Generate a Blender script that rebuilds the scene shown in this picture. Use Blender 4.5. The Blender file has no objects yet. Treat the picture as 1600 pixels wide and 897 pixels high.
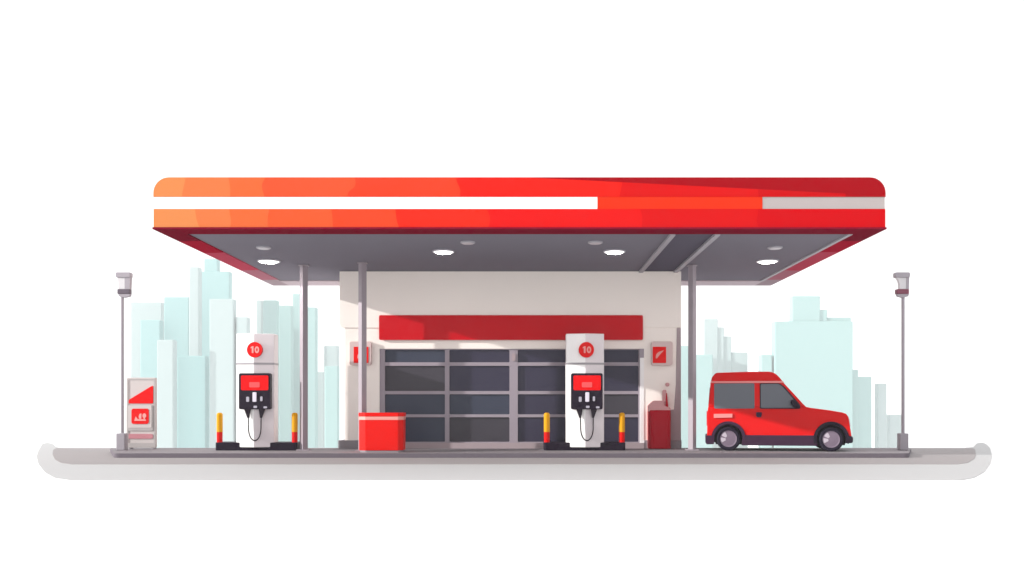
import bpy, bmesh, math, random
from mathutils import Vector
random.seed(4)
sc = bpy.context.scene
COL = sc.collection
F, VX, VY, EYE = 1456.0, 823.5, 632.5, 1.08      # focal length in photo pixels, vanishing point, eye height
PZ = 0.091                                        # forecourt height above the road
def X(px, d): return (px - VX) * d / F
def Z(py, d): return EYE + (VY - py) * d / F

# ------------------------------------------------------------------ materials
def lin(c):
    return tuple((v/255/12.92 if v/255 <= .04045 else ((v/255+.055)/1.055)**2.4) for v in c)
def mat(name, rgb, k=1.0, rough=.6, spec=.15, var=.05, scale=3.0, metal=0.0, emit=0.0, bump=0.0):
    """procedural paint / stone: base colour rgb (0-255) times k, with slight noise variation"""
    m = bpy.data.materials.new(name); m.use_nodes = True
    n = m.node_tree.nodes; l = m.node_tree.links
    b = n['Principled BSDF']
    c = tuple(min(v*k, .95) for v in lin(rgb))
    tc = n.new('ShaderNodeTexCoord'); nz = n.new('ShaderNodeTexNoise')
    nz.inputs['Scale'].default_value = scale; nz.inputs['Detail'].default_value = 5
    l.new(tc.outputs['Object'], nz.inputs['Vector'])
    mx = n.new('ShaderNodeMix'); mx.data_type = 'RGBA'
    mx.inputs['A'].default_value = tuple(v*(1-var) for v in c)+(1,)
    mx.inputs['B'].default_value = tuple(min(v*(1+var), 1) for v in c)+(1,)
    l.new(nz.outputs['Fac'], mx.inputs['Factor']); l.new(mx.outputs['Result'], b.inputs['Base Color'])
    b.inputs['Roughness'].default_value = rough
    b.inputs['Specular IOR Level'].default_value = spec
    b.inputs['Metallic'].default_value = metal
    if emit:
        b.inputs['Emission Color'].default_value = c+(1,); b.inputs['Emission Strength'].default_value = emit
    if bump:
        n2 = n.new('ShaderNodeTexNoise'); n2.inputs['Scale'].default_value = scale*30; n2.inputs['Detail'].default_value = 3
        l.new(tc.outputs['Object'], n2.inputs['Vector'])
        bp = n.new('ShaderNodeBump'); bp.inputs['Strength'].default_value = bump; bp.inputs['Distance'].default_value = .01
        l.new(n2.outputs['Fac'], bp.inputs['Height']); l.new(bp.outputs['Normal'], b.inputs['Normal'])
    m['noise'] = nz.name
    return m
def bands(name, stops, axis='X', k=1.0, jitter=.25, rough=.8, wedge=None, spec=.0):
    """livery of printed colour bands along one axis: stops = [(metres, rgb)], hard edges with an uneven outline"""
    m = bpy.data.materials.new(name); m.use_nodes = True
    n = m.node_tree.nodes; l = m.node_tree.links; b = n['Principled BSDF']
    tc = n.new('ShaderNodeTexCoord'); sp = n.new('ShaderNodeSeparateXYZ'); l.new(tc.outputs['Object'], sp.inputs[0])
    nz = n.new('ShaderNodeTexNoise'); nz.inputs['Scale'].default_value = 1.6; nz.inputs['Detail'].default_value = 1
    l.new(tc.outputs['Object'], nz.inputs['Vector'])
    ma = n.new('ShaderNodeMath'); ma.operation = 'MULTIPLY_ADD'; ma.inputs[1].default_value = jitter; ma.inputs[2].default_value = -jitter/2
    l.new(nz.outputs['Fac'], ma.inputs[0])
    ad = n.new('ShaderNodeMath'); ad.operation = 'ADD'; l.new(sp.outputs[axis], ad.inputs[0]); l.new(ma.outputs[0], ad.inputs[1])
    lo, hi = stops[0][0]-1, stops[-1][0]+1
    mr = n.new('ShaderNodeMapRange'); mr.inputs['From Min'].default_value = lo; mr.inputs['From Max'].default_value = hi
    l.new(ad.outputs[0], mr.inputs['Value'])
    cr = n.new('ShaderNodeValToRGB'); cr.color_ramp.interpolation = 'CONSTANT'
    e = cr.color_ramp.elements
    for i, (p, c) in enumerate(stops):
        t = (p-lo)/(hi-lo) if i else 0.0
        el = e[i] if i < 2 else e.new(t)
        el.position = t
    for i, (p, c) in enumerate(stops): e[i].color = tuple(v*k for v in lin(c))+(1,)
    l.new(mr.outputs['Result'], cr.inputs[0])
    out = cr.outputs[0]
    if wedge:       # a darker livery flash above a slanting line z > z0 - slope*(x-x0)
        x0, z0, sl, rgb = wedge
        m1 = n.new('ShaderNodeMath'); m1.operation = 'MULTIPLY_ADD'; m1.inputs[1].default_value = sl; m1.inputs[2].default_value = -(z0+sl*x0)
        l.new(sp.outputs['X'], m1.inputs[0])
        m2 = n.new('ShaderNodeMath'); m2.operation = 'ADD'; l.new(m1.outputs[0], m2.inputs[0]); l.new(sp.outputs['Z'], m2.inputs[1])
        g = n.new('ShaderNodeMath'); g.operation = 'GREATER_THAN'; l.new(m2.outputs[0], g.inputs[0]); g.inputs[1].default_value = 0
        mx = n.new('ShaderNodeMix'); mx.data_type = 'RGBA'; l.new(g.outputs[0], mx.inputs['Factor'])
        l.new(out, mx.inputs['A']); mx.inputs['B'].default_value = tuple(v*k for v in lin(rgb))+(1,)
        out = mx.outputs['Result']
    l.new(out, b.inputs['Base Color'])
    b.inputs['Roughness'].default_value = rough; b.inputs['Specular IOR Level'].default_value = spec
    return m

# ------------------------------------------------------------------ mesh helpers
def link(name, bm, mats, parent=None, bevel=0, seg=2, smooth=False):
    bmesh.ops.recalc_face_normals(bm, faces=bm.faces)
    me = bpy.data.meshes.new(name); bm.to_mesh(me); bm.free()
    o = bpy.data.objects.new(name, me); COL.objects.link(o)
    for m in (mats if isinstance(mats, (list, tuple)) else [mats]): me.materials.append(m)
    if smooth:
        for p in me.polygons: p.use_smooth = True
    if parent: o.parent = parent
    if bevel:
        b = o.modifiers.new('bevel', 'BEVEL'); b.width = bevel; b.segments = seg; b.limit_method = 'ANGLE'; b.angle_limit = math.radians(40)
    return o
def box(bm, x0, x1, y0, y1, z0, z1, mi=0):
    v = [bm.verts.new(p) for p in ((x0,y0,z0),(x1,y0,z0),(x1,y1,z0),(x0,y1,z0),(x0,y0,z1),(x1,y0,z1),(x1,y1,z1),(x0,y1,z1))]
    for f in ((0,1,2,3),(4,5,6,7),(0,1,5,4),(1,2,6,5),(2,3,7,6),(3,0,4,7)):
        bm.faces.new([v[i] for i in f]).material_index = mi
    return bm
def Box(*a): return box(bmesh.new(), *a)
def prism(bm, pts, a, b, plane='XZ', mi=0):
    """extrude a 2D outline from a to b along the axis missing in plane"""
    def P(p, t): return {'XZ': (p[0], t, p[1]), 'XY': (p[0], p[1], t), 'YZ': (t, p[0], p[1])}[plane]
    A = [bm.verts.new(P(p, a)) for p in pts]; B = [bm.verts.new(P(p, b)) for p in pts]
    fs = [bm.faces.new(A), bm.faces.new(B)]
    for i in range(len(pts)):
        j = (i+1) % len(pts); fs.append(bm.faces.new((A[i], A[j], B[j], B[i])))
    for f in fs: f.material_index = mi
    return bm
def Prism(*a, **k): return prism(bmesh.new(), *a, **k)
def rrect(x0, x1, z0, z1, r, seg=5, corners='1111'):
    """rounded rectangle outline; corners: bottom-left, bottom-right, top-right, top-left"""
    out = []
    for i, (cx, cz, a) in enumerate(((x0, z0, 180), (x1, z0, 270), (x1, z1, 0), (x0, z1, 90))):
        if corners[i] == '0': out.append((cx, cz)); continue
        ox = cx + (r if cx == x0 else -r); oz = cz + (r if cz == z0 else -r)
        for k in range(seg+1):
            t = math.radians(a + 90*k/seg); out.append((ox+r*math.cos(t), oz+r*math.sin(t)))
    return out
def ell(cx, cz, rx, rz, n=28): return [(cx+rx*math.cos(2*math.pi*i/n), cz+rz*math.sin(2*math.pi*i/n)) for i in range(n)]
def rounded(pts, r, seg=4):
    """round every corner of a polygon; r may be a list"""
    out = []; n = len(pts)
    for i in range(n):
        p = Vector(pts[i]); a = Vector(pts[i-1])-p; b = Vector(pts[(i+1) % n])-p
        rr = r[i] if isinstance(r, (list, tuple)) else r
        if rr == 0: out.append(tuple(p)); continue
        q = min(rr, a.length*.48, b.length*.48)
        s, e = p+a.normalized()*q, p+b.normalized()*q
        for k in range(seg+1):
            t = k/seg; out.append(tuple(s*(1-t)**2 + p*2*t*(1-t) + e*t*t))
    return out
def lathe(bm, prof, cx=0, cy=0, seg=24, mi=0, axis='Z'):
    rings = []
    for r, z in prof:
        ring = []
        for i in range(seg):
            a = 2*math.pi*i/seg
            c = (cx+r*math.cos(a), cy+r*math.sin(a), z) if axis == 'Z' else (cx+r*math.cos(a), z, cy+r*math.sin(a))
            ring.append(bm.verts.new(c))
        rings.append(ring)
    for A, B in zip(rings, rings[1:]):
        for i in range(seg):
            bm.faces.new((A[i], A[(i+1) % seg], B[(i+1) % seg], B[i])).material_index = mi
    bm.faces.new(rings[0]).material_index = mi; bm.faces.new(rings[-1]).material_index = mi
    return bm
def tube(bm, pts, rad, seg=10):
    pts = [Vector(p) for p in pts]; rings = []
    for i, p in enumerate(pts):
        t = (pts[min(i+1, len(pts)-1)]-pts[max(i-1, 0)]).normalized()
        u = t.cross(Vector((0, 1, 0)))
        if u.length < .1: u = t.cross(Vector((1, 0, 0)))
        u.normalize(); v = t.cross(u)
        r = rad[i] if isinstance(rad, (list, tuple)) else rad
        rings.append([bm.verts.new(p+u*r*math.cos(2*math.pi*k/seg)+v*r*math.sin(2*math.pi*k/seg)) for k in range(seg)])
    for A, B in zip(rings, rings[1:]):
        for i in range(seg): bm.faces.new((A[i], A[(i+1) % seg], B[(i+1) % seg], B[i]))
    bm.faces.new(rings[0]); bm.faces.new(rings[-1])
    return bm
def bez(p, n=16):
    """smooth open curve through points (Catmull-Rom)"""
    P = [Vector(q) for q in p]; P = [P[0]*2-P[1]]+P+[P[-1]*2-P[-2]]; out = []
    for i in range(1, len(P)-2):
        for k in range(n):
            t = k/n; a, b, c, d = P[i-1:i+3]
            out.append(.5*((2*b)+(c-a)*t+(2*a-5*b+4*c-d)*t*t+(3*b-a-3*c+d)*t**3))
    return out+[P[-2]]
def tag(o, label=None, cat=None, group=None, kind=None):
    for k, v in (('label', label), ('category', cat), ('group', group), ('kind', kind)):
        if v: o[k] = v
    return o
def thing(name, loc, label, cat, group=None, rz=0):
    o = bpy.data.objects.new(name, None); COL.objects.link(o); o.empty_display_size = .2
    o.location = loc; o.rotation_euler.z = rz
    return tag(o, label, cat, group)
def copy_tree(o, parent=None):
    c = o.copy(); COL.objects.link(c)
    if parent: c.parent = parent
    for ch in [q for q in o.children]: copy_tree(ch, c)
    return c

# ------------------------------------------------------------------ palette
M = {}
LAMP = 75.0
M['case'] = mat('sign_case_pink', (222,198,196), .85, .5, .15, .02)
M['ground']   = mat('white_ground', (252,252,252), 0.88, .9, .0, .0)
M['apron']    = mat('pale_concrete', (221,221,222), .63, .85, .1, .015, 1.5, bump=.05)
M['road']     = mat('grey_asphalt', (184,178,179), 0.64, .85, .1, .03, 2.0, bump=.08)
M['paving']   = mat('forecourt_paving', (163,157,162), 0.6, .8, .15, .04, 1.4, bump=.08)
M['kerb']     = mat('dark_kerb', (113,105,114), 0.77, .75, .2, .04, 3)
M['wall']     = mat('cream_render', (226,219,213), 1.15, .85, .1, .02, 1.2, bump=.03)
M['wall_d']   = mat('mauve_render', (158,144,148), 1.05, .8, .1, .02)
M['plinth']   = mat('grey_plinth', (146,140,145), .9, .8, .15, .04)
M['frame']    = mat('window_frame_metal', (160,150,160), 0.88, .5, .3, .03)
M['frame_w']  = mat('white_frame', (250,248,248), .9, .5, .3, .01)
M['pane_a']   = mat('dark_glass_blue', (72,78,98), 0.62, .35, .25, .08, .8)
M['pane_b']   = mat('dark_glass_grey', (78,74,84), 0.66, .35, .25, .08, .8)
M['pane_c']   = mat('dark_glass_violet', (68,64,88), 0.6, .35, .25, .08, .8)
M['sign_red'] = mat('sign_band_red', (206,6,26), .86, .45, .08, .03)
M['ceil']     = mat('ceiling_metal_grey', (120,118,128), 1.05, .9, 0, .03, .7)
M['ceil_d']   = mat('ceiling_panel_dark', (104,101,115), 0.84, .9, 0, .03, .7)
M['beam']     = mat('beam_pale_grey', (160,158,166), 1.0, .6, .3, .02)
M['column']   = mat('column_steel', (160,150,158), 0.85, .5, .3, .03)
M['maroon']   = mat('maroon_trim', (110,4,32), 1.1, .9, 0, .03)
M['lens_on']  = mat('lit_lens', (250,250,250), .9, .4, .3, 0, emit=1.0)
M['bulb']     = mat('bulb_glow', (255,250,245), .9, .4, .1, 0, emit=LAMP)
M['lens_off'] = mat('unlit_lens', (178,174,180), 1.1, .4, .3, .01)
M['stripe_w'] = mat('stripe_white', (255,254,253), .84, .5, .2, .0)
M['stripe_o'] = mat('stripe_orange', (255,52,4), .57, .5, .08, .02)
M['stripe_g'] = mat('stripe_grey', (205,194,193), .56, .5, .08, .01)
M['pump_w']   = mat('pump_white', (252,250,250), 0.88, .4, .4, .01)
M['pump_shade']   = mat('pump_shade_grey', (190,183,186), 1.28, .4, .4, .01)  # shade on the right half of the white cabinet, put into the colour
M['seam']     = mat('seam_grey', (160,156,160), .9, .5, .3, .01)
M['navy']     = mat('dark_navy_plastic', (40,29,46), 0.7, .45, .08, .06)
M['screen']   = mat('red_display', (253,4,14), 0.75, .35, .08, .02)
M['logo_red'] = mat('logo_red', (238,20,22), .8, .4, .08, .02)
M['pink']     = mat('pale_pink_mark', (250,170,165), .8, .5, .08, .02)
M['pink_d']   = mat('pink_label', (248,95,98), .8, .5, .08, .02)
M['lav']      = mat('lavender_plastic', (232,226,240), .85, .4, .4, .02)
M['lav_d']    = mat('grey_lavender', (178,174,188), .9, .4, .4, .02)
M['hose']     = mat('black_rubber', (38,30,40), .8, .5, .08, .05)
M['yellow']   = mat('yellow_paint', (248,176,20), 0.7, .45, .08, .03)
M['post_red'] = mat('post_red', (236,10,10), .74, .45, .08, .03)
M['bin_red']  = mat('bin_red', (253,20,12), 0.75, .45, .08, .02)
M['bin_pink'] = mat('bin_pink', (250,170,160), .78, .5, .3, .02)
M['drum']     = mat('crimson_paint', (148,6,28), 1.35, .5, .08, .04)
M['rose']     = mat('rose_plastic', (214,158,160), .85, .5, .3, .03)
M['board']    = mat('board_white', (232,222,220), 0.64, .5, .3, .02)
M['board_g']  = mat('board_grey', (200,193,192), 0.68, .5, .3, .02)
M['board_r']  = mat('board_red', (254,12,14), .74, .45, .08, .02)
M['rose_bar'] = mat('rose_bar', (212,142,152), .72, .5, .3, .02)
M['lamp']     = mat('lamp_grey', (158,152,160), 0.85, .5, .35, .03)
M['lamp_d']   = mat('lamp_dark_band', (96,86,98), .8, .5, .3, .03)
M['lamp_m']   = mat('lamp_maroon_band', (125,64,84), .8, .5, .3, .03)
M['lamp_gl']  = mat('lamp_glass', (232,230,234), .66, .3, .5, .01)
M['van']      = mat('van_red', (246,20,22), 0.66, .32, .08, .02)
M['van_roof'] = mat('van_roof_red', (232,14,18), 0.68, .32, .08, .02)
M['van_pink'] = mat('van_trim_pink', (250,150,148), .72, .5, .3, .02)
M['glass']    = mat('van_glass', (96,100,110), 0.8, .2, .4, .03)
M['plum']     = mat('plum_plastic', (74,46,72), .6, .5, .08, .05)
M['tyre']     = mat('tyre_rubber', (36,30,46), .85, .65, .08, .06)
M['rim']      = mat('wheel_rim', (140,122,142), .6, .35, .4, .04)
M['rim_l']    = mat('wheel_rim_light', (196,186,198), .8, .35, .4, .04)
M['tail']     = mat('tail_lamp', (200,30,40), .9, .25, .5, .02)
M['head']     = mat('head_lamp', (225,225,235), .8, .2, .5, .02)
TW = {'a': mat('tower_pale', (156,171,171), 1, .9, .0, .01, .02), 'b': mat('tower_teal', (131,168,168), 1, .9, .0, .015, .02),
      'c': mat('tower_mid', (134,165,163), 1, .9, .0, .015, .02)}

# ------------------------------------------------------------------ setting
# edge of the plateau: (x, y), downhill direction, x where the same line meets the far end of the plain
crest = [((-1500,27),(0,1),-1500),((-14.3,27),(0,1),-100),((-13.35,27),(0,1),-80),((-11.35,23.35),(0,1),-60),
         ((11.05,23.35),(0,1),20),((12.75,27),(0,1),40),((13.75,27),(.3,1),60),((9.95,19.4),(1,.8),200),((1500,19.4),(0,1),1500)]
near = [-1500,-9.9,-9.3,-8,8,9.2,9.6,9.9,1500]
bm = bmesh.new(); rows = []
for ((x, y), (ax, ay), xf), xn in zip(crest, near):
    rows.append([bm.verts.new(p) for p in ((xn if abs(xn) > 1000 else xn*.5,-60,-.014),(xn,19.0,-.014),(x,y,-.014),(x+4*ax,y+4*ay,-4.5),(x+62*ax,y+62*ay,-60),(xf,1600,-60))])
for A, B in zip(rows, rows[1:]):
    for i in range(5): bm.faces.new((A[i], B[i], B[i+1], A[i+1]))
tag(link('ground', bm, M['ground']), kind='structure')
def G(px, py, z=0): d = (EYE-z)*F/(py-VY); return (X(px, d), d)
apron_px = [(60,704),(57,713),(60,725),(70,738),(86,747),(108,750),(1500,750),(1522,746),(1538,737),(1547,724),(1550,712),(1547,700),(1541,694),(1534,691),(1526,693),(1521,698.5),
            (1510,699.8),(100,699.8),(88,698.5),(82,693.5),(74,691.5),(66,693.5)]
tag(link('apron', Prism([G(x,y,-.005) for x,y in apron_px], -.06, -.005, plane='XY'), M['apron']), kind='structure')
road_px = [(83,703),(82,710),(86,718),(96,723.5),(112,725.3),(1495,725.3),(1512,723),(1522,717),(1525,710),(1523.5,702),(1519,700.2),(88,700.2)]
tag(link('road', Prism([G(x,y) for x,y in road_px], -.04, 0.0, plane='XY'), M['road']), kind='structure')
DK = 18.96
fore = rounded([(X(178,DK),DK),(X(1420,DK),DK),(X(1424,21.33),21.33),(X(172,21.33),21.33)], .1)
bm = bmesh.new(); prism(bm, fore, -.03, PZ, plane='XY')
bmesh.ops.recalc_face_normals(bm, faces=bm.faces)
for f in bm.faces: f.material_index = 1 if abs(f.normal.z) < .5 else 0
tag(link('forecourt', bm, [M['paving'], M['kerb']]), kind='structure')

# ------------------------------------------------------------------ canopy
D0, D1 = 16.0, 23.6
H0 = Z(357, D0)
cx0, cx1 = X(239.5, D0), X(1384, D0)
canopy = thing('fuel_canopy', ((cx0+cx1)/2, D0, 0), 'long flat station canopy with an orange to red fascia and white stripe', 'canopy')
CX = (cx0+cx1)/2
def part(name, bm, m, parent, off, **k):
    bmesh.ops.translate(bm, verts=bm.verts, vec=-Vector(off)); return link(name, bm, m, parent, **k)
off = (CX, D0, 0)
x16 = lambda p: X(p, D0)-CX
top_stops = [(x16(240),(252,155,92)),(x16(287),(253,137,81)),(x16(352),(254,119,66)),(x16(415),(255,97,58)),(x16(552),(255,76,46)),(x16(713),(255,38,28)),(x16(970),(238,23,24)),(x16(1185),(222,12,20)),(x16(1322),(184,6,22))]
low_stops = [(x16(240),(252,155,92)),(x16(303),(253,137,81)),(x16(356),(254,119,66)),(x16(418),(255,102,56)),(x16(515),(255,82,46)),(x16(621),(255,50,32)),(x16(760),(252,28,28)),(x16(1002),(238,21,24)),(x16(1178),(228,6,20))]
KF = .56
f_top = bands('fascia_upper_livery', top_stops, k=KF, jitter=.5, wedge=(x16(830), Z(277.5,D0), (Z(277.5,D0)-Z(303,D0))/(x16(1330)-x16(830)), (182,6,24)))
f_low = bands('fascia_lower_livery', low_stops, k=KF, jitter=.35)
zt, zs1, zs0 = Z(277, D0), Z(307.5, D0), Z(326.5, D0)
part('upper_fascia', Prism(rrect(cx0, cx1, zs1, zt, .27, 8, '0011'), D0, D1), f_top, canopy, off)
part('lower_fascia', Box(cx0+.005, cx1-.005, D0, D1, H0+.02, zs0), f_low, canopy, off)
xa, xb = X(933.5, D0), X(1191.5, D0)
part('white_stripe', Box(cx0+.012, xa, D0+.012, D1-.012, zs0, zs1), M['stripe_w'], canopy, off)
part('orange_stripe', Box(xa, xb, D0+.006, D1-.012, zs0, zs1), M['stripe_o'], canopy, off)
part('grey_stripe', Box(xb, cx1-.012, D0+.012, D1-.012, zs0, zs1), M['stripe_g'], canopy, off)
# soffit rim: a flat frame round the recessed ceiling
ix0, ix1, iy0, iy1 = cx0+.40, cx1-.40, D0+.48, 22.75
side_st = [(0,(112,6,34)),(1.15,(160,16,46)),(2.45,(180,70,90)),(4.9,(168,110,124)),(6.5,(160,145,152))]  # maroon rim with soft light painted in, paler towards the rear
rim_m = bands('soffit_rim_painted_light', side_st, axis='Y', k=1.0, jitter=.3)
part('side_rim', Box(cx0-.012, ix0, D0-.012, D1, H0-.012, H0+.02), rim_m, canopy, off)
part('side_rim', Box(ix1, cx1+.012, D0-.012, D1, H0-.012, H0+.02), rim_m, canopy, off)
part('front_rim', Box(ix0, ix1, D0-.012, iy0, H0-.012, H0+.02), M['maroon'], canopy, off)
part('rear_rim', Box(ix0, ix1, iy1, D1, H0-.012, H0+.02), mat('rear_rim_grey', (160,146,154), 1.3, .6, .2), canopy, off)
bx = [2.58, 3.37]
part('ceiling_panel', Box(ix0, bx[0], iy0, iy1, H0+.01, H0+.03), M['ceil'], canopy, off)
part('ceiling_panel', Box(bx[1], ix1, iy0, iy1, H0+.01, H0+.03), M['ceil'], canopy, off)
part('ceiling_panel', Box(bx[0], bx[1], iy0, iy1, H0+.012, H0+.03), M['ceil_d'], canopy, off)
for b in bx: part('ceiling_beam', Box(b-.045, b+.045, iy0, iy1, H0-.035, H0+.02), M['beam'], canopy, off)
part('inner_trim', Box(ix1-.07, ix1, iy0, iy1, H0-.02, H0+.02), M['beam'], canopy, off)
# columns: square steel posts standing corner-on
def column(px, d, w=.125):
    cx = X(px, d); bm = bmesh.new()
    prism(bm, [(cx-w/2*1.06,d),(cx,d-w/2*1.06),(cx+w/2*1.06,d),(cx,d+w/2*1.06)], PZ+.02, H0+.008, plane='XY')
    c = part('column', bm, M['column'], canopy, off, bevel=.006)
    part('base_plate', Box(cx-.13, cx+.13, d-.13, d+.13, PZ-.005, PZ+.022), M['column'], c, off)
    part('head_plate', Box(cx-.1, cx+.1, d-.1, d+.1, H0-.012, H0+.005), M['column'], c, off)
column(474.7, 20.25, .17); column(566.4, 19.9, .17); column(1081.5, 20.25, .17)

# downlights
def ceiling_light(px, py, wpx, lit, label, group):
    d = (H0-EYE)*F/(VY-py); r = wpx/2*d/F
    t = thing('ceiling_light', (X(px,d), d, H0+.01), label, 'ceiling light', group)
    bm = lathe(bmesh.new(), [(r+.025,-.022),(r+.025,.002)], seg=32); link('frame', bm, M['beam'], t)
    bm = lathe(bmesh.new(), [(r*.9,-.036),(r,-.028),(r,-.02)], seg=32); link('lens', bm, M['lens_on' if lit else 'lens_off'], t)
    if lit: link('bulb_disc', lathe(bmesh.new(), [(r*.72,-.042),(r*.72,-.037)], seg=24), M['bulb'], t)
for a in ((420,408,32,'lit white round ceiling light above the left fuel pump'),
          (693,393,31,'lit white round ceiling light left of the canopy middle'),
          (960,393,31,'lit white round ceiling light between the right fuel pump and the ceiling beams'),
          (1199,408,31,'lit white round ceiling light above the van, beside the right canopy edge')):
    ceiling_light(*a[:3], True, a[3], 'lit ceiling lights')
for a in ((412,387,19,'small unlit grey ceiling light near the left canopy edge'),
          (731,379,19,'small unlit grey ceiling light left of the canopy middle'),
          (930,379,19,'small unlit grey ceiling light right of the canopy middle'),
          (1211,387,19,'small unlit grey ceiling light near the right canopy edge')):
    ceiling_light(*a[:3], False, a[3], 'unlit ceiling lights')

# ------------------------------------------------------------------ station building
DW = 21.16
w = lambda p: X(p, DW)
hz = lambda p: Z(p, DW)
sx = (w(531)+w(1064))/2; boff = (sx, DW, PZ)
bld = thing('station_building', boff, 'cream service station shop with a gridded dark window front under the canopy', 'building')
wx0, wx1, wz0, wz1 = w(593), w(1006), hz(693), hz(545)
bm = bmesh.new(); zb, ztp = -2.6, H0-.003
box(bm, w(539), wx0, DW, 24.6, zb, ztp-.02); box(bm, wx1, w(1062), DW, 24.6, zb, ztp-.02)
box(bm, wx0, wx1, DW, 24.6, wz1, ztp-.02); box(bm, wx0, wx1, DW, 24.6, zb, wz0)
box(bm, wx0, wx1, DW+.5, 24.6, wz0, wz1)
part('wall', bm, M['wall'], bld, boff)
part('wall_header', Prism([(w(531),hz(508)),(w(534),hz(512)),(w(1064),hz(512)),(w(1064),ztp),(w(531),ztp)], DW-.03, 24.6), M['wall'], bld, boff)
part('corner_pilaster', Prism([(w(1047),PZ+.1),(w(1064),PZ+.1),(w(1064),hz(512)-.003),(w(1057.5),hz(512)-.003),(w(1056),hz(600)),(w(1053),hz(640)),(w(1047),hz(640))], DW-.015, 24.6), M['wall_d'], bld, boff, bevel=.01)
for a, b in ((529,592),(1006,1064.5)):
    part('plinth', Box(w(a), w(b), DW-.05, 24.58, -2.6, hz(688)), M['plinth'], bld, boff, bevel=.01)
part('sill', Box(w(592), w(1006), DW-.06, DW+.1, PZ-.01, hz(692)), M['wall_d'], bld, boff)
# window front: four bays, each a frame with its panes
bays = [(593,601,695,698.5),(698.5,702,796,802.5),(802.5,809,903,906.5),(906.5,910,998,1000)]
rws = [(546.5,566),(571.5,611),(616,647.5),(652,690.5)]
tint = {0:'acbbc'[:4],}
tints = ['abaa','ccab','cccc','ccbc']
for bi, (a, b, c, d) in enumerate(bays):
    bm = bmesh.new(); y0, y1 = DW+.03, DW+.12
    box(bm, w(a), w(b), y0, y1, wz0, wz1); box(bm, w(c), w(d), y0, y1, wz0, wz1)
    zz = [545]+[v for r in rws for v in r]+[693]
    for t0, t1 in zip(zz[::2], zz[1::2]): box(bm, w(b), w(c), y0+.004, y1, hz(t1), hz(t0))
    fr = part('window', bm, M['frame'], bld, boff)
    bm = bmesh.new()
    for ri, (t0, t1) in enumerate(rws):
        prism(bm, rrect(w(b)-.004, w(c)+.004, hz(t1)-.004, hz(t0)+.004, .035), y0+.05, y0+.07, mi='abc'.index(tints[bi][ri]))
    part('pane', bm, [M['pane_a'], M['pane_b'], M['pane_c']], fr, boff)
part('door_frame', Box(w(1000), w(1006), DW-.012, DW+.12, wz0, hz(559)), M['frame_w'], bld, boff)
part('door_frame', Box(w(999), w(1006), DW-.018, DW+.12, hz(559), wz1), M['frame'], bld, boff)
part('window_catch', Prism(rrect(w(799.5), w(805.5), hz(564), hz(552), .03), DW-.005, DW+.04), M['wall_d'], bld, boff)

sg = thing('sign_band', (w(798.5), DW-.03, hz(532)), 'long plain crimson sign board above the station windows', 'sign')
o_ = (w(798.5), DW-.03, hz(532))
part('panel', Prism(rrect(w(593), w(1004), hz(531.5), hz(493), .03), DW-.07, DW-.028), M['sign_red'], sg, o_)
def wall_sign(x0, x1, y0, y1, label, mirror):
    cx = w((x0+x1)/2); cz = hz(y1)
    t = thing('wall_sign', (cx, DW, cz), label, 'sign', 'small red signs on the station wall')
    W2 = (w(x1)-w(x0))/2; Hh = hz(y0)-cz; s = -1 if mirror else 1
    link('case', Prism(rrect(-W2, W2, 0, Hh, .05), -.09, .004), M['case'], t, bevel=.008)
    a, b = (-W2+.03, W2-.15) if s > 0 else (-W2+.10, W2-.06)
    link('red_panel', Prism(rrect(a, b, .05, Hh-.12, .01), -.10, -.088), M['board_r'], t)
    cxp = (a+b)/2
    leaf = [(-.09,.16),(-.08,.24),(-.02,.30),(.11,.34),(.02,.25),(-.03,.19),(-.06,.15)]
    link('leaf_mark', Prism(rounded([(cxp+p[0]*.95, p[1]-.0) for p in leaf], .02), -.106, -.098), M['pink'], t)
wall_sign(1017, 1050, 534, 571, 'small red sign with a pale leaf mark on the wall above the crimson drum', False)
wall_sign(547, 581, 534, 571, 'small red wall sign half hidden behind a canopy column', True)

# ------------------------------------------------------------------ crimson drum beside the wall
dd = 20.85
dl = (X(1031.5, dd), dd+.2, PZ)
t = thing('dispenser_drum', dl, 'crimson drum with a rose pump top standing by the right wall corner', 'drum')
k = dd/F
lx = lambda p: (p-1031.5)*k
lz = lambda p: Z(p, dd)-PZ
link('drum_body', Prism(rounded([(lx(1014.5),-.2),(lx(1049),-.2),(lx(1049),.2),(lx(1014.5),.2)], .1), 0.0, lz(641), plane='XY'), M['drum'], t, bevel=.02)
link('drum_lid', Prism(rounded([(lx(1014),lz(643)),(lx(1014),lz(634)),(lx(1019),lz(629)),(lx(1023),lz(626)),(lx(1037),lz(626)),(lx(1038),lz(634)),(lx(1048),lz(637)),(lx(1048),lz(642))], .02), -.16, .16), M['rose'], t, bevel=.01)
link('nozzle', Prism(rrect(lx(1037), lx(1043), lz(636), lz(609), .03), -.05, .03), M['rose'], t, bevel=.01)
link('lever', Prism([(lx(1041),lz(638)),(lx(1046),lz(638)),(lx(1043.5),lz(614)),(lx(1042.5),lz(614))], -.075, -.052), M['drum'], t)
knob = link('wall_knob', lathe(bmesh.new(), [(.028,-.05),(.045,-.04),(.045,0)], seg=20, axis='Y'), M['rose'])  # plain round knob fixed to the wall
knob.location = (w(1042.5), DW, hz(601)); tag(knob, 'tiny round rose knob on the wall above the crimson drum', 'wall_knob')

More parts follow.
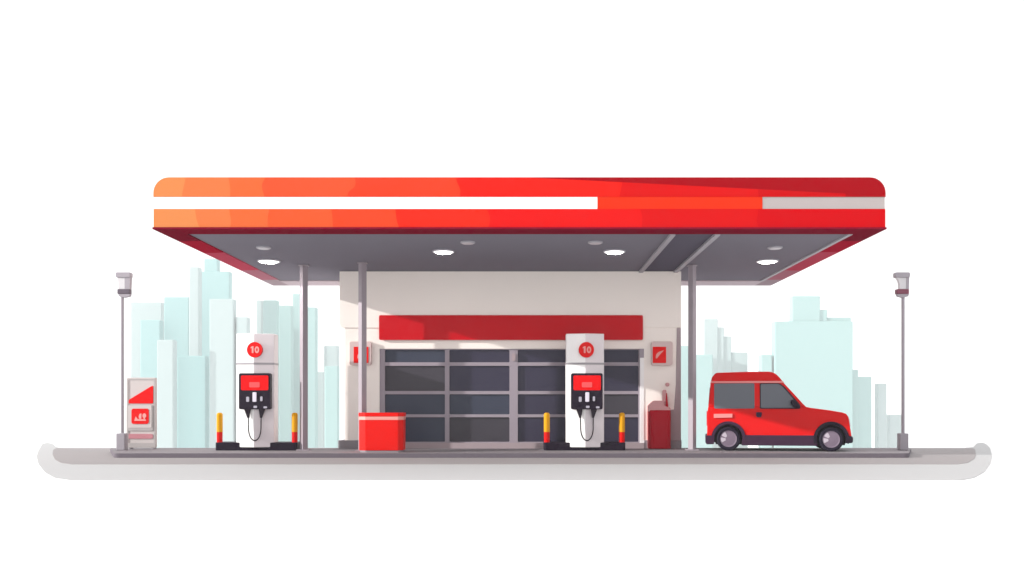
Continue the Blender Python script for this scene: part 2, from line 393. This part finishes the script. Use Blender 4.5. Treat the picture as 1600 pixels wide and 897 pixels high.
# ------------------------------------------------------------------ red bin
db = 19.3
k = db/F
bxc = 594.5
t = thing('storage_bin', (X(bxc,db), db, PZ), 'bright red storage bin with a pale band in front of a canopy column', 'bin')
def bx_(p): return (p-bxc)*k
zt_ = Z(646, db)-PZ; zk = lambda p: Z(p, db)-PZ
x0, x1 = bx_(559.5), bx_(629)
def plan(g): return [(x0-g, .10), (x0+.15, -g), (x1-.09, -g), (x1+g, .12), (x1+g, .48), (x0-g, .48)]
link('bin_body', Prism(rounded(plan(0), [0,.0,.0,0,0,0]), .04, zk(656), plane='XY'), M['bin_red'], t, bevel=.015)
link('band', Prism(plan(.004), zk(656)-.002, zk(651), plane='XY'), M['bin_pink'], t)
link('lid', Prism(plan(.009), zk(651)+.001, zk(645), plane='XY'), M['bin_red'], t, bevel=.008)
link('plinth', Prism(plan(-.02), 0, .045, plane='XY'), M['plinth'], t)

# ------------------------------------------------------------------ fuel pumps, islands, posts
DP = 20.14
kp = DP/F
def zp(py): return Z(py, DP)-PZ
def make_pump():
    t = thing('fuel_pump', (0,0,0), 'white fuel pump with a painted shaded half and a red screen on the left island', 'fuel pump', 'fuel pumps')
    W = .41
    foot = [(-W,0),(0,-.10),(W,0),(W,.34),(-W,.34)]
    bm = bmesh.new(); prism(bm, foot, .07, zp(521.5), plane='XY'); bmesh.ops.recalc_face_normals(bm, faces=bm.faces)
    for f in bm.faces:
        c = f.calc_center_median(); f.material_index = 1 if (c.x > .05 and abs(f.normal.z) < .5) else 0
    link('cabinet', bm, [M['pump_w'], M['pump_shade']], t, bevel=.012)
    g = [(-W-.006,-.0),(0,-.107),(W+.006,-.0),(W+.006,.345),(-W-.006,.345)]
    link('seam_band', Prism(g, zp(570), zp(566.8), plane='XY'), M['seam'], t)
    lg = link('logo_disc', Prism(ell(.02, zp(547), .165, .168, 36), -.125, -.05), M['logo_red'], t, bevel=.006)
    bm = bmesh.new(); zc = zp(547)     # the number 10
    prism(bm, rounded([(-.055+.02,zc-.07),(-.018+.02,zc-.07),(-.018+.02,zc+.075),(-.05+.02,zc+.075),(-.085+.02,zc+.045),(-.075+.02,zc+.028),(-.055+.02,zc+.04)], .008), -.132, -.12)
    oo = ell(.075, zc, .048, .072, 20); ii = ell(.075, zc, .018, .038, 20)
    A = [[bm.verts.new((p[0], y, p[1])) for p in r] for y in (-.132,-.12) for r in (oo, ii)]
    n = 20
    for i in range(n):
        j = (i+1) % n
        bm.faces.new((A[0][i],A[0][j],A[1][j],A[1][i])); bm.faces.new((A[2][i],A[2][j],A[3][j],A[3][i]))
        bm.faces.new((A[0][i],A[0][j],A[2][j],A[2][i])); bm.faces.new((A[1][i],A[1][j],A[3][j],A[3][i]))
    link('number', bm, M['pink'], lg)
    # console
    c0 = 400.5-398.3
    def px(p): return (p-398.3)*kp
    co = link('console', Prism(rrect(px(376), px(425), zp(639.5), zp(583.5), .035), -.15, -.02), M['navy'], t, bevel=.006)
    sc_ = link('screen', Prism(rrect(px(379.5), px(422), zp(610), zp(587), .03), -.158, -.148), M['screen'], co)
    link('screen_label', Prism(rrect(px(392.5), px(408.5), zp(605.5), zp(597.5), .02), -.163, -.157), M['pink_d'], sc_)
    link('nozzle', Prism(rrect(px(398), px(404), zp(628), zp(613), .02), -.185, -.148), M['lav'], co, bevel=.006)
    for a, b, c, d in ((387.8,392.2,628,620),(409.5,413,627,619.5)): link('button', Prism(rrect(px(a), px(b), zp(c), zp(d), .02), -.165, -.148), M['lav_d'], co)
    for a, b, c, d in ((399,404.5,637.5,634),(414.5,420,638,635)): link('slot', Prism(rrect(px(a), px(b), zp(c), zp(d), .015), -.158, -.148), M['lav_d'], co)
    for a, b in ((388.8,1),(411.5,-1)):
        link('nozzle_boot', Prism([(px(a-5),zp(639)),(px(a+5),zp(639)),(px(a+1.5+b*1.5),zp(653)),(px(a-1.5+b*1.5),zp(653))], -.145, -.105), M['hose'], co, bevel=.008)
    P = [(px(390.3),-.125,zp(648)),(px(390.6),-.135,zp(660)),(px(391.2),-.14,zp(674)),(px(394.5),-.14,zp(684)),(px(400.5),-.14,zp(688.3)),(px(406.5),-.14,zp(684)),(px(409.8),-.14,zp(674)),(px(410.2),-.135,zp(660)),(px(410.2),-.125,zp(648))]
    link('hose', tube(bmesh.new(), bez(P, 8), .0125), M['hose'], t, smooth=True)
    return t
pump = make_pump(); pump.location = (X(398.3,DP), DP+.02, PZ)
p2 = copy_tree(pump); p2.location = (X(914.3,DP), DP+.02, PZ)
p2['label'] = 'white fuel pump with a painted shaded half and a red screen in front of the shop windows'
for cx, where in ((400,'left'),(913.5,'right')):
    xc = X(cx, DP)
    s = (where == 'left')
    isl = link('pump_island', Prism(rounded([(-.885,0),(.885,0),(.885,.55),(-.885,.55)], .05), 0, .175, plane='XY'), M['navy'], bevel=.015)
    isl.location = (xc, DP, PZ)
    tag(isl, 'low dark island under the left fuel pump' if s else 'low dark island under the fuel pump by the shop windows', 'pump island', 'pump islands')
    for q in (-1, 1):
        b = thing('guard_post', (xc+q*(.885-.07), DP+.09, PZ+.172), '', 'bollard', 'yellow and red posts on the pump islands')
        side = 'left' if q < 0 else 'right'
        b['label'] = ('yellow and red guard post on the '+side+' end of the left pump island') if s else ('yellow and red guard post on the '+side+' end of the island by the windows')
        link('lower_sleeve', lathe(bmesh.new(), [(.062,0),(.062,.228)], seg=20), M['post_red'], b, smooth=False)
        link('post', lathe(bmesh.new(), [(.065,.228),(.065,.60),(.055,.63),(.03,.645)], seg=20), M['yellow'], b)

# ------------------------------------------------------------------ sign board (left)
ds = 20.75
k = ds/F
cxp = 221
t = thing('sign_board', (X(cxp,ds), ds, PZ), 'pale upright sign board with a red wedge and emblem beside the left lamp post', 'sign board')
u = lambda p: (p-cxp)*k
v = lambda p: Z(p, ds)-PZ
W0, W1 = u(197), u(243)
link('board', Prism(rrect(W0, W1, .03, v(590), .03), 0, .10), M['board'], t, bevel=.008)
bm = bmesh.new(); th = .022
box(bm, u(199), u(242), -.012, .002, v(593.5), v(592)); box(bm, u(199), u(201), -.012, .002, v(692), v(593.5)); box(bm, u(240.5), u(242.5), -.012, .002, v(692), v(593.5))
box(bm, W0+.004, W1-.004, -.008, .002, .035, v(692))
link('border_trim', bm, M['board_g'], t)
link('red_wedge', Prism(rounded([(u(201.5),v(630.5)),(u(239.5),v(630.5)),(u(239.5),v(602.5)),(u(236),v(604)),(u(201.5),v(625))], .03), -.018, .002), M['board_r'], t)
ib = link('inset_panel', Prism(rrect(u(201), u(239.5), v(673), v(633), .02), -.022, .002), M['board_g'], t)
link('panel_face', Prism(rrect(u(201), u(237.5), v(668.5), v(633.5), .02), -.03, -.02), M['board'], ib)
em = link('emblem', Prism(rrect(u(206.5), u(233.5), v(662.5), v(638.5), .05), -.04, -.028), M['logo_red'], ib)
bm = bmesh.new(); y0, y1 = -.047, -.038
prism(bm, rounded([(u(211),v(657.5)),(u(229.5),v(657.5)),(u(229),v(655.2)),(u(216.5),v(655)),(u(213.5),v(650.5))], .008), y0, y1)
prism(bm, rounded([(u(218.5),v(654.5)),(u(222.3),v(654.5)),(u(222.3),v(646)),(u(219.5),v(646.5)),(u(218),v(650))], .012), y0+.001, y1)
prism(bm, ell(u(226.8), v(649.5), .042, .052, 18), y0+.001, y1)
prism(bm, [(u(225.6),v(655)),(u(228),v(655)),(u(227.6),v(652)),(u(226),v(652))], y0, y1)
link('emblem_mark', bm, M['pink'], em)
link('rose_bar', Prism(rounded([(u(201.5),v(685.5)),(u(239.5),v(685.5)),(u(239.5),v(678)),(u(201.5),v(678))], [0.0,.05,.05,0.0]), -.018, .002), M['rose_bar'], t)
for a in (203, 239): link('foot', lathe(bmesh.new(), [(.055,0),(.05,.03),(.03,.035)], u(a), .05, 16), M['plinth'], t)

# ------------------------------------------------------------------ lamp posts
dlm = 20.3
k = dlm/F
def lamp(px, band, label, crook):
    t = thing('street_lamp', (X(px,dlm), dlm, PZ), label, 'lamp post', 'lamp posts at the ends of the forecourt')
    zl = lambda p: Z(p, dlm)-PZ
    link('base_box', Box(-.10,.09,-.09,.09,0,zl(677)), M['lamp'], t, bevel=.015)
    link('pole', lathe(bmesh.new(), [(.036,zl(678)),(.036,zl(464)),(.05,zl(462))], seg=16), M['lamp'], t)
    hx = .055 if not crook else -.02
    hd = link('lamp_collar', Prism(rounded([(hx-.13,zl(459.5)),(hx+.14,zl(459.5)),(hx+.12,zl(463.5)),(hx-.0,zl(465.5)),(hx-.11,zl(463.5))], .02), -.05, .05), M['lamp'], t, bevel=.01)
    link('band', Box(hx-.14,hx+.13,-.065,.065,zl(459.6),zl(452.2)), band, t, bevel=.012)
    if not crook:
        link('glass', Prism([(hx-.125,zl(452.3)),(hx+.12,zl(452.3)),(hx+.13,zl(434)),(hx-.145,zl(434))], -.045, .045), M['lamp_gl'], t, bevel=.01)
        link('shaded_half', Prism([(hx+.02,zl(452.2)),(hx+.128,zl(452.2)),(hx+.138,zl(433.9)),(hx+.02,zl(433.9))], -.055, .055), M['lamp'], t)  # grey piece paints in the shaded right part of the lantern
    else:
        link('glass', Prism(rounded([(hx-.075,zl(452.3)),(hx+.12,zl(452.3)),(hx+.13,zl(434)),(hx-.145,zl(434)),(hx-.085,zl(441))], [0,0,0,0,.06]), -.045, .045), M['lamp_gl'], t, bevel=.01)
        link('shaded_half', Prism([(hx+.07,zl(452.2)),(hx+.128,zl(452.2)),(hx+.138,zl(433.9)),(hx+.07,zl(433.9))], -.055, .055), M['lamp'], t)
    link('cap', Prism(rrect(hx-.175, hx+.15, zl(434.2), zl(426), .03), -.075, .075), M['lamp'], t, bevel=.015)
lamp(191, M['lamp_d'], 'tall thin grey lamp post with a boxy lantern beside the left sign board', False)
lamp(1411, M['lamp_m'], 'tall thin grey lamp post with a maroon banded lantern right of the red van', True)

# ------------------------------------------------------------------ van
KV = 20.2/F
yaw = math.radians(-10.8)
L = 230*KV/math.cos(yaw)*1.0
x_near = X(1100.5, 20.25)
van = thing('parked_van', (x_near, 20.12, PZ), 'small red panel van with grey side windows parked at the right of the forecourt', 'van', rz=yaw)
S = L/1228.0*.937                              # zoomed photo pixels to metres: 212..1440 is the length
def vp(zx, zy): return ((zx-212)*S, (768-zy)*S*1.04)
W = 1.38
def pl(pts, r=0, seg=4):
    q = [vp(*p) for p in pts]; return rounded(q, r, seg) if r else q
def arc(cx, cy, r, a0, a1, n=14): return [(cx+r*math.cos(math.radians(a0+(a1-a0)*i/n)), cy-r*math.sin(math.radians(a0+(a1-a0)*i/n))) for i in range(n+1)]
RA, RF, RR = (408, 668), (1262, 668), 140
low = [(226,645),(228,540),(231,440),(236,400),(1062,402),(1095,409),(1250,429),(1350,446),(1385,458),(1404,484),(1416,560),(1430,645)]
low += arc(RF[0], RF[1], RR, 10, 170) + arc(RA[0], RA[1], RR, 10, 170)
low = [p for p in low]
outline = [vp(*p) for p in low]
body = link('body', Prism(outline, 0, W), M['van'], van, bevel=.025, seg=3)
# greenhouse leans inwards towards the roof
gh = [(236,402),(243,330),(250,260),(258,196),(868,196),(960,296),(1030,374),(1060,403)]
bm = bmesh.new(); A = []; B = []
def lean(z): zb_, zt2 = vp(0,402)[1], vp(0,110)[1]; return .10*(z-zb_)/(zt2-zb_)
for p in gh:
    q = vp(*p); s = lean(q[1]); A.append(bm.verts.new((q[0], s, q[1]))); B.append(bm.verts.new((q[0], W-s, q[1])))
bm.faces.new(A); bm.faces.new(B)
for i in range(len(gh)): j = (i+1) % len(gh); bm.faces.new((A[i],A[j],B[j],B[i]))
link('cab', bm, M['van'], van, bevel=.02, seg=2)
def leanprism(pts, o0, o1, mt, name, parent=van, r=.0, **k):
    """a flat panel lying on the leaning near and far sides"""
    q = pl(pts, r)
    for side in (0, 1):
        bm = bmesh.new(); Aa = []; Bb = []
        for x_, z_ in q:
            s = lean(z_)
            f = (lambda y: y) if side == 0 else (lambda y: W-y)
            Aa.append(bm.verts.new((x_, f(s-o1), z_))); Bb.append(bm.verts.new((x_, f(s+o0), z_)))
        bm.faces.new(Aa); bm.faces.new(Bb)
        for i in range(len(q)): j = (i+1) % len(q); bm.faces.new((Aa[i],Aa[j],Bb[j],Bb[i]))
        link(name, bm, mt, parent, **k)
leanprism([(286,205),(628,205),(628,416),(286,416)], .01, .006, M['glass'], 'side_window', r=.03)
leanprism([(672,205),(838,205),(880,235),(1008,385),(1008,418),(672,418)], .01, .003, M['navy'], 'window_seal', r=.03)
leanprism([(681,212),(832,212),(868,238),(996,390),(996,408),(681,410)], .01, .008, M['glass'], 'door_window', r=.03)
# roof cap and pink gutter
bm = bmesh.new(); A = []; B = []
for p in rounded([vp(*q) for q in [(258,190),(268,152),(300,115),(600,107),(765,108),(808,124),(842,158),(866,190)]], [0,.02,.05,.05,.06,.06,.04,0]):
    s = lean(p[1])+.02*max(0,(p[1]-vp(0,190)[1])/.2); A.append(bm.verts.new((p[0], s, p[1]))); B.append(bm.verts.new((p[0], W-s, p[1])))
bm.faces.new(A); bm.faces.new(B)
for i in range(len(A)): j = (i+1) % len(A); bm.faces.new((A[i],A[j],B[j],B[i]))
link('roof', bm, M['van_roof'], van, bevel=.05, seg=4)
leanprism([(256,187),(866,187),(878,203),(256,201)], .02, .012, M['van_pink'], 'roof_gutter')
# windscreen and rear glass
def slab_between(p0, p1, y0, y1, off_, name, mt):
    a, b = Vector(vp(*p0)), Vector(vp(*p1)); d = (b-a).normalized(); n_ = Vector((d.y, -d.x))
    q = [a, b, b+n_*off_, a+n_*off_]
    link(name, Prism([tuple(v_) for v_ in q], y0, y1), mt, van)
slab_between((1040,385),(885,214), .13, W-.13, -.006, 'windscreen', M['glass'])
slab_between((240,400),(253,240), .14, W-.14, -.012, 'rear_window', M['glass'])
# bumpers, sill, arches
link('bumper', Prism(pl([(213,642),(285,642),(285,714),(222,716),(211,700),(210,655)], .02), -.015, W+.015), M['plum'], van, bevel=.015)
link('bumper', Prism(pl([(1385,640),(1432,640),(1440,655),(1438,690),(1425,697),(1385,697)], .02), -.015, W+.015), M['navy'], van, bevel=.015)
link('sill', Prism(pl([(530,636),(1140,636),(1150,722),(520,722)], .0), -.012, W+.012), M['plum'], van, bevel=.01)
link('chassis', Prism(pl([(300,640),(1390,640),(1380,716),(300,716)], .0), .12, W-.12), M['navy'], van)
for c in (RA, RF):
    bm = bmesh.new()
    o1 = arc(c[0], c[1], RR+6, -14, 194, 22); i1 = arc(c[0], c[1], RR-18, -14, 194, 22)
    ring = [vp(*p) for p in o1]+[vp(*p) for p in reversed(i1)]
    bm.free()
    for a, b in ((-.02,.14),(W-.14,W+.02)): link('wheel_arch', Prism(ring, a, b), M['navy'] if c is RF else M['plum'], van)
    disc = [vp(*p) for p in arc(c[0], c[1], RR-4, -14, 194, 22)]
    for a, b in ((.14,.19),(W-.19,W-.14)): link('arch_liner', Prism(disc, a, b), M['navy'], van)
leanprism([(283,461),(441,459),(440,490),(283,494)], .01, .006, M['van_pink'], 'pale_strip')
hd = leanprism([(641,446),(688,446),(688,470),(680,487),(648,487),(641,478)], .01, .02, M['plum'], 'door_handle', r=.01)
mp = pl([(928,348),(948,340),(968,350),(1003,388),(1006,410),(968,408),(930,380)], .02)
for a, b in ((-.12,.03),(W-.03,W+.12)): link('mirror', Prism(mp, a, b), M['navy'], van, bevel=.015)
for y0, y1 in ((.06,.3),(W-.3,W-.06)):
    link('tail_light', Prism(pl([(222,440),(240,440),(238,560),(222,560)]), y0, y1), M['tail'], van)
    link('headlight', Prism(pl([(1398,500),(1414,500),(1424,560),(1408,560)]), y0, y1), M['head'], van)
for c in (RA, RF):
    for side in (0, 1):
        cx, cz = vp(*c); r = cz
        y0, sg_ = (-.005, 1) if side == 0 else (W+.005, -1)
        wh = thing('wheel', (cx, y0, cz), '', 'x'); wh.parent = van
        del wh['category']
        if 'label' in wh: del wh['label']
        pr = [(r*.66,.012),(r*.86,0),(r*.96,.015),(r,.04),(r,.15),(r*.9,.18),(r*.5,.18)]
        link('tyre', lathe(bmesh.new(), [(a, sg_*b) for a, b in pr], seg=40, axis='Y'), M['tyre'], wh, smooth=False)
        pr = [(r*.20,-.004),(r*.42,.000),(r*.58,.003),(r*.68,-.006),(r*.69,.03)]
        rm = link('rim', lathe(bmesh.new(), [(a, sg_*b) for a, b in pr], seg=40, axis='Y'), M['rim'], wh)
        bm = bmesh.new()
        for a0 in (115, 170):
            q = [(r*.25*math.cos(math.radians(a)), r*.25*math.sin(math.radians(a))) for a in (a0+40, a0)]+[(r*.62*math.cos(math.radians(a)), r*.62*math.sin(math.radians(a))) for a in (a0, a0+12, a0+25, a0+40)]
            prism(bm, q, sg_*-.008, sg_*.002)
        link('hub_cap', bm, M['rim_l'], rm)

# ------------------------------------------------------------------ city beyond the drop
BASE = -60.0
NT = [0]
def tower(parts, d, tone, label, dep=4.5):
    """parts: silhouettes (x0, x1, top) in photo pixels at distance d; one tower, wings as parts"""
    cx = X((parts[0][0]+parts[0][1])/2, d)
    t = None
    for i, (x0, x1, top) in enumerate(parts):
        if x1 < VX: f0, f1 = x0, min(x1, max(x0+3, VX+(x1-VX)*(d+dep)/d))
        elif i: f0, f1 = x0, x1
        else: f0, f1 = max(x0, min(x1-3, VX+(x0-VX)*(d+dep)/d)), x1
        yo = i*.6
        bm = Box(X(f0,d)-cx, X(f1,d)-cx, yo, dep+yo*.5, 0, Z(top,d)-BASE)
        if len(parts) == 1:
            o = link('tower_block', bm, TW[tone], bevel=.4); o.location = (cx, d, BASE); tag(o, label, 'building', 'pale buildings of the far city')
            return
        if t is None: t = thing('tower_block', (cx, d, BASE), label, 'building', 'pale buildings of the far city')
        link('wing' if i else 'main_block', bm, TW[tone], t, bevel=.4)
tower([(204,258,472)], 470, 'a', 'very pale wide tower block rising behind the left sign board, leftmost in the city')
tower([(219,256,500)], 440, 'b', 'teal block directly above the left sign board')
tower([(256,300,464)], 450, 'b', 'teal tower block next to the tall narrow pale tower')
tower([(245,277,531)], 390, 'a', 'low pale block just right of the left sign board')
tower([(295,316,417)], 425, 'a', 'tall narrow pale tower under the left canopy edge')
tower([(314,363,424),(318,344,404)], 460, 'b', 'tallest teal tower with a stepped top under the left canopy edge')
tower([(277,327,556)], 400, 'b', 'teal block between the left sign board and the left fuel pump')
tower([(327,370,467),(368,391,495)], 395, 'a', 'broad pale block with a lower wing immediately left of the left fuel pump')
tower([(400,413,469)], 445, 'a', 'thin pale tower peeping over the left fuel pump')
tower([(411,437,469)], 435, 'c', 'teal tower rising behind the shaded side of the left fuel pump')
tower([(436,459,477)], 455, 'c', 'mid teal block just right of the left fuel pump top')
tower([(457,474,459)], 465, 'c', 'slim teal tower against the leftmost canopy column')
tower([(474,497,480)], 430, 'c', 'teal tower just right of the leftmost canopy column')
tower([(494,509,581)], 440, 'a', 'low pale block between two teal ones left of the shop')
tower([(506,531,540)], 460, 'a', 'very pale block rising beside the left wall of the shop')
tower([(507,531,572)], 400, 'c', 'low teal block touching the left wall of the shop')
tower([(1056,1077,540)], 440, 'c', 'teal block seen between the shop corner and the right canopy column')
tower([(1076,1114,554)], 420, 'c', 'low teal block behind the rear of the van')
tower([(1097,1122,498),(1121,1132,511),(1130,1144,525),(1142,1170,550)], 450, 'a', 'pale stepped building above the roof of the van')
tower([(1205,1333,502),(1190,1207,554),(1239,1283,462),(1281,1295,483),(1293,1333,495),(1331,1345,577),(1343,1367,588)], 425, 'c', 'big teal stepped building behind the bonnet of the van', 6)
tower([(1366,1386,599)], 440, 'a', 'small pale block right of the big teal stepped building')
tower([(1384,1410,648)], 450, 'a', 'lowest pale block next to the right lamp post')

hm = bpy.data.materials.new('haze_air'); hm.use_nodes = True
hn = hm.node_tree.nodes; hn.remove(hn['Principled BSDF'])
pv = hn.new('ShaderNodeVolumePrincipled'); pv.inputs['Color'].default_value = (.97,.99,1,1); pv.inputs['Density'].default_value = .0006
hm.node_tree.links.new(pv.outputs[0], hn['Material Output'].inputs['Volume'])
tag(link('haze', Box(-1510,1510,-70,1610,-61,79), hm), kind='stuff')
# ------------------------------------------------------------------ light, sky, camera
wd = bpy.data.worlds.new('World'); sc.world = wd; wd.use_nodes = True
bg = wd.node_tree.nodes['Background']; bg.inputs['Color'].default_value = (.985,.985,.99,1); bg.inputs['Strength'].default_value = 1.0
sd = Vector((1, .30, -.29)).normalized()
sl = bpy.data.lights.new('sun', 'SUN'); sl.energy = 5.0; sl.angle = math.radians(.5); sl.color = (1,.97,.93)
so = bpy.data.objects.new('sun', sl); COL.objects.link(so); so.rotation_euler = sd.to_track_quat('-Z','Y').to_euler(); so.location = (-20,-5,12)
cd = bpy.data.cameras.new('camera'); co = bpy.data.objects.new('camera', cd); COL.objects.link(co); sc.camera = co
co.location = (0,0,EYE); co.rotation_euler = (math.radians(90),0,0)
cd.sensor_width = 36; cd.lens = 36*F/1600; cd.clip_end = 6000; cd.clip_start = .1
cd.shift_x = -(VX-800)/1600; cd.shift_y = (VY-448.5)/1600
sc.view_settings.view_transform = 'Standard'; sc.view_settings.look = 'None'; sc.view_settings.exposure = .35; sc.view_settings.gamma = 1
sc.cycles.use_denoising = True; sc.cycles.max_bounces = 8; sc.cycles.diffuse_bounces = 5; sc.cycles.volume_bounces = 2
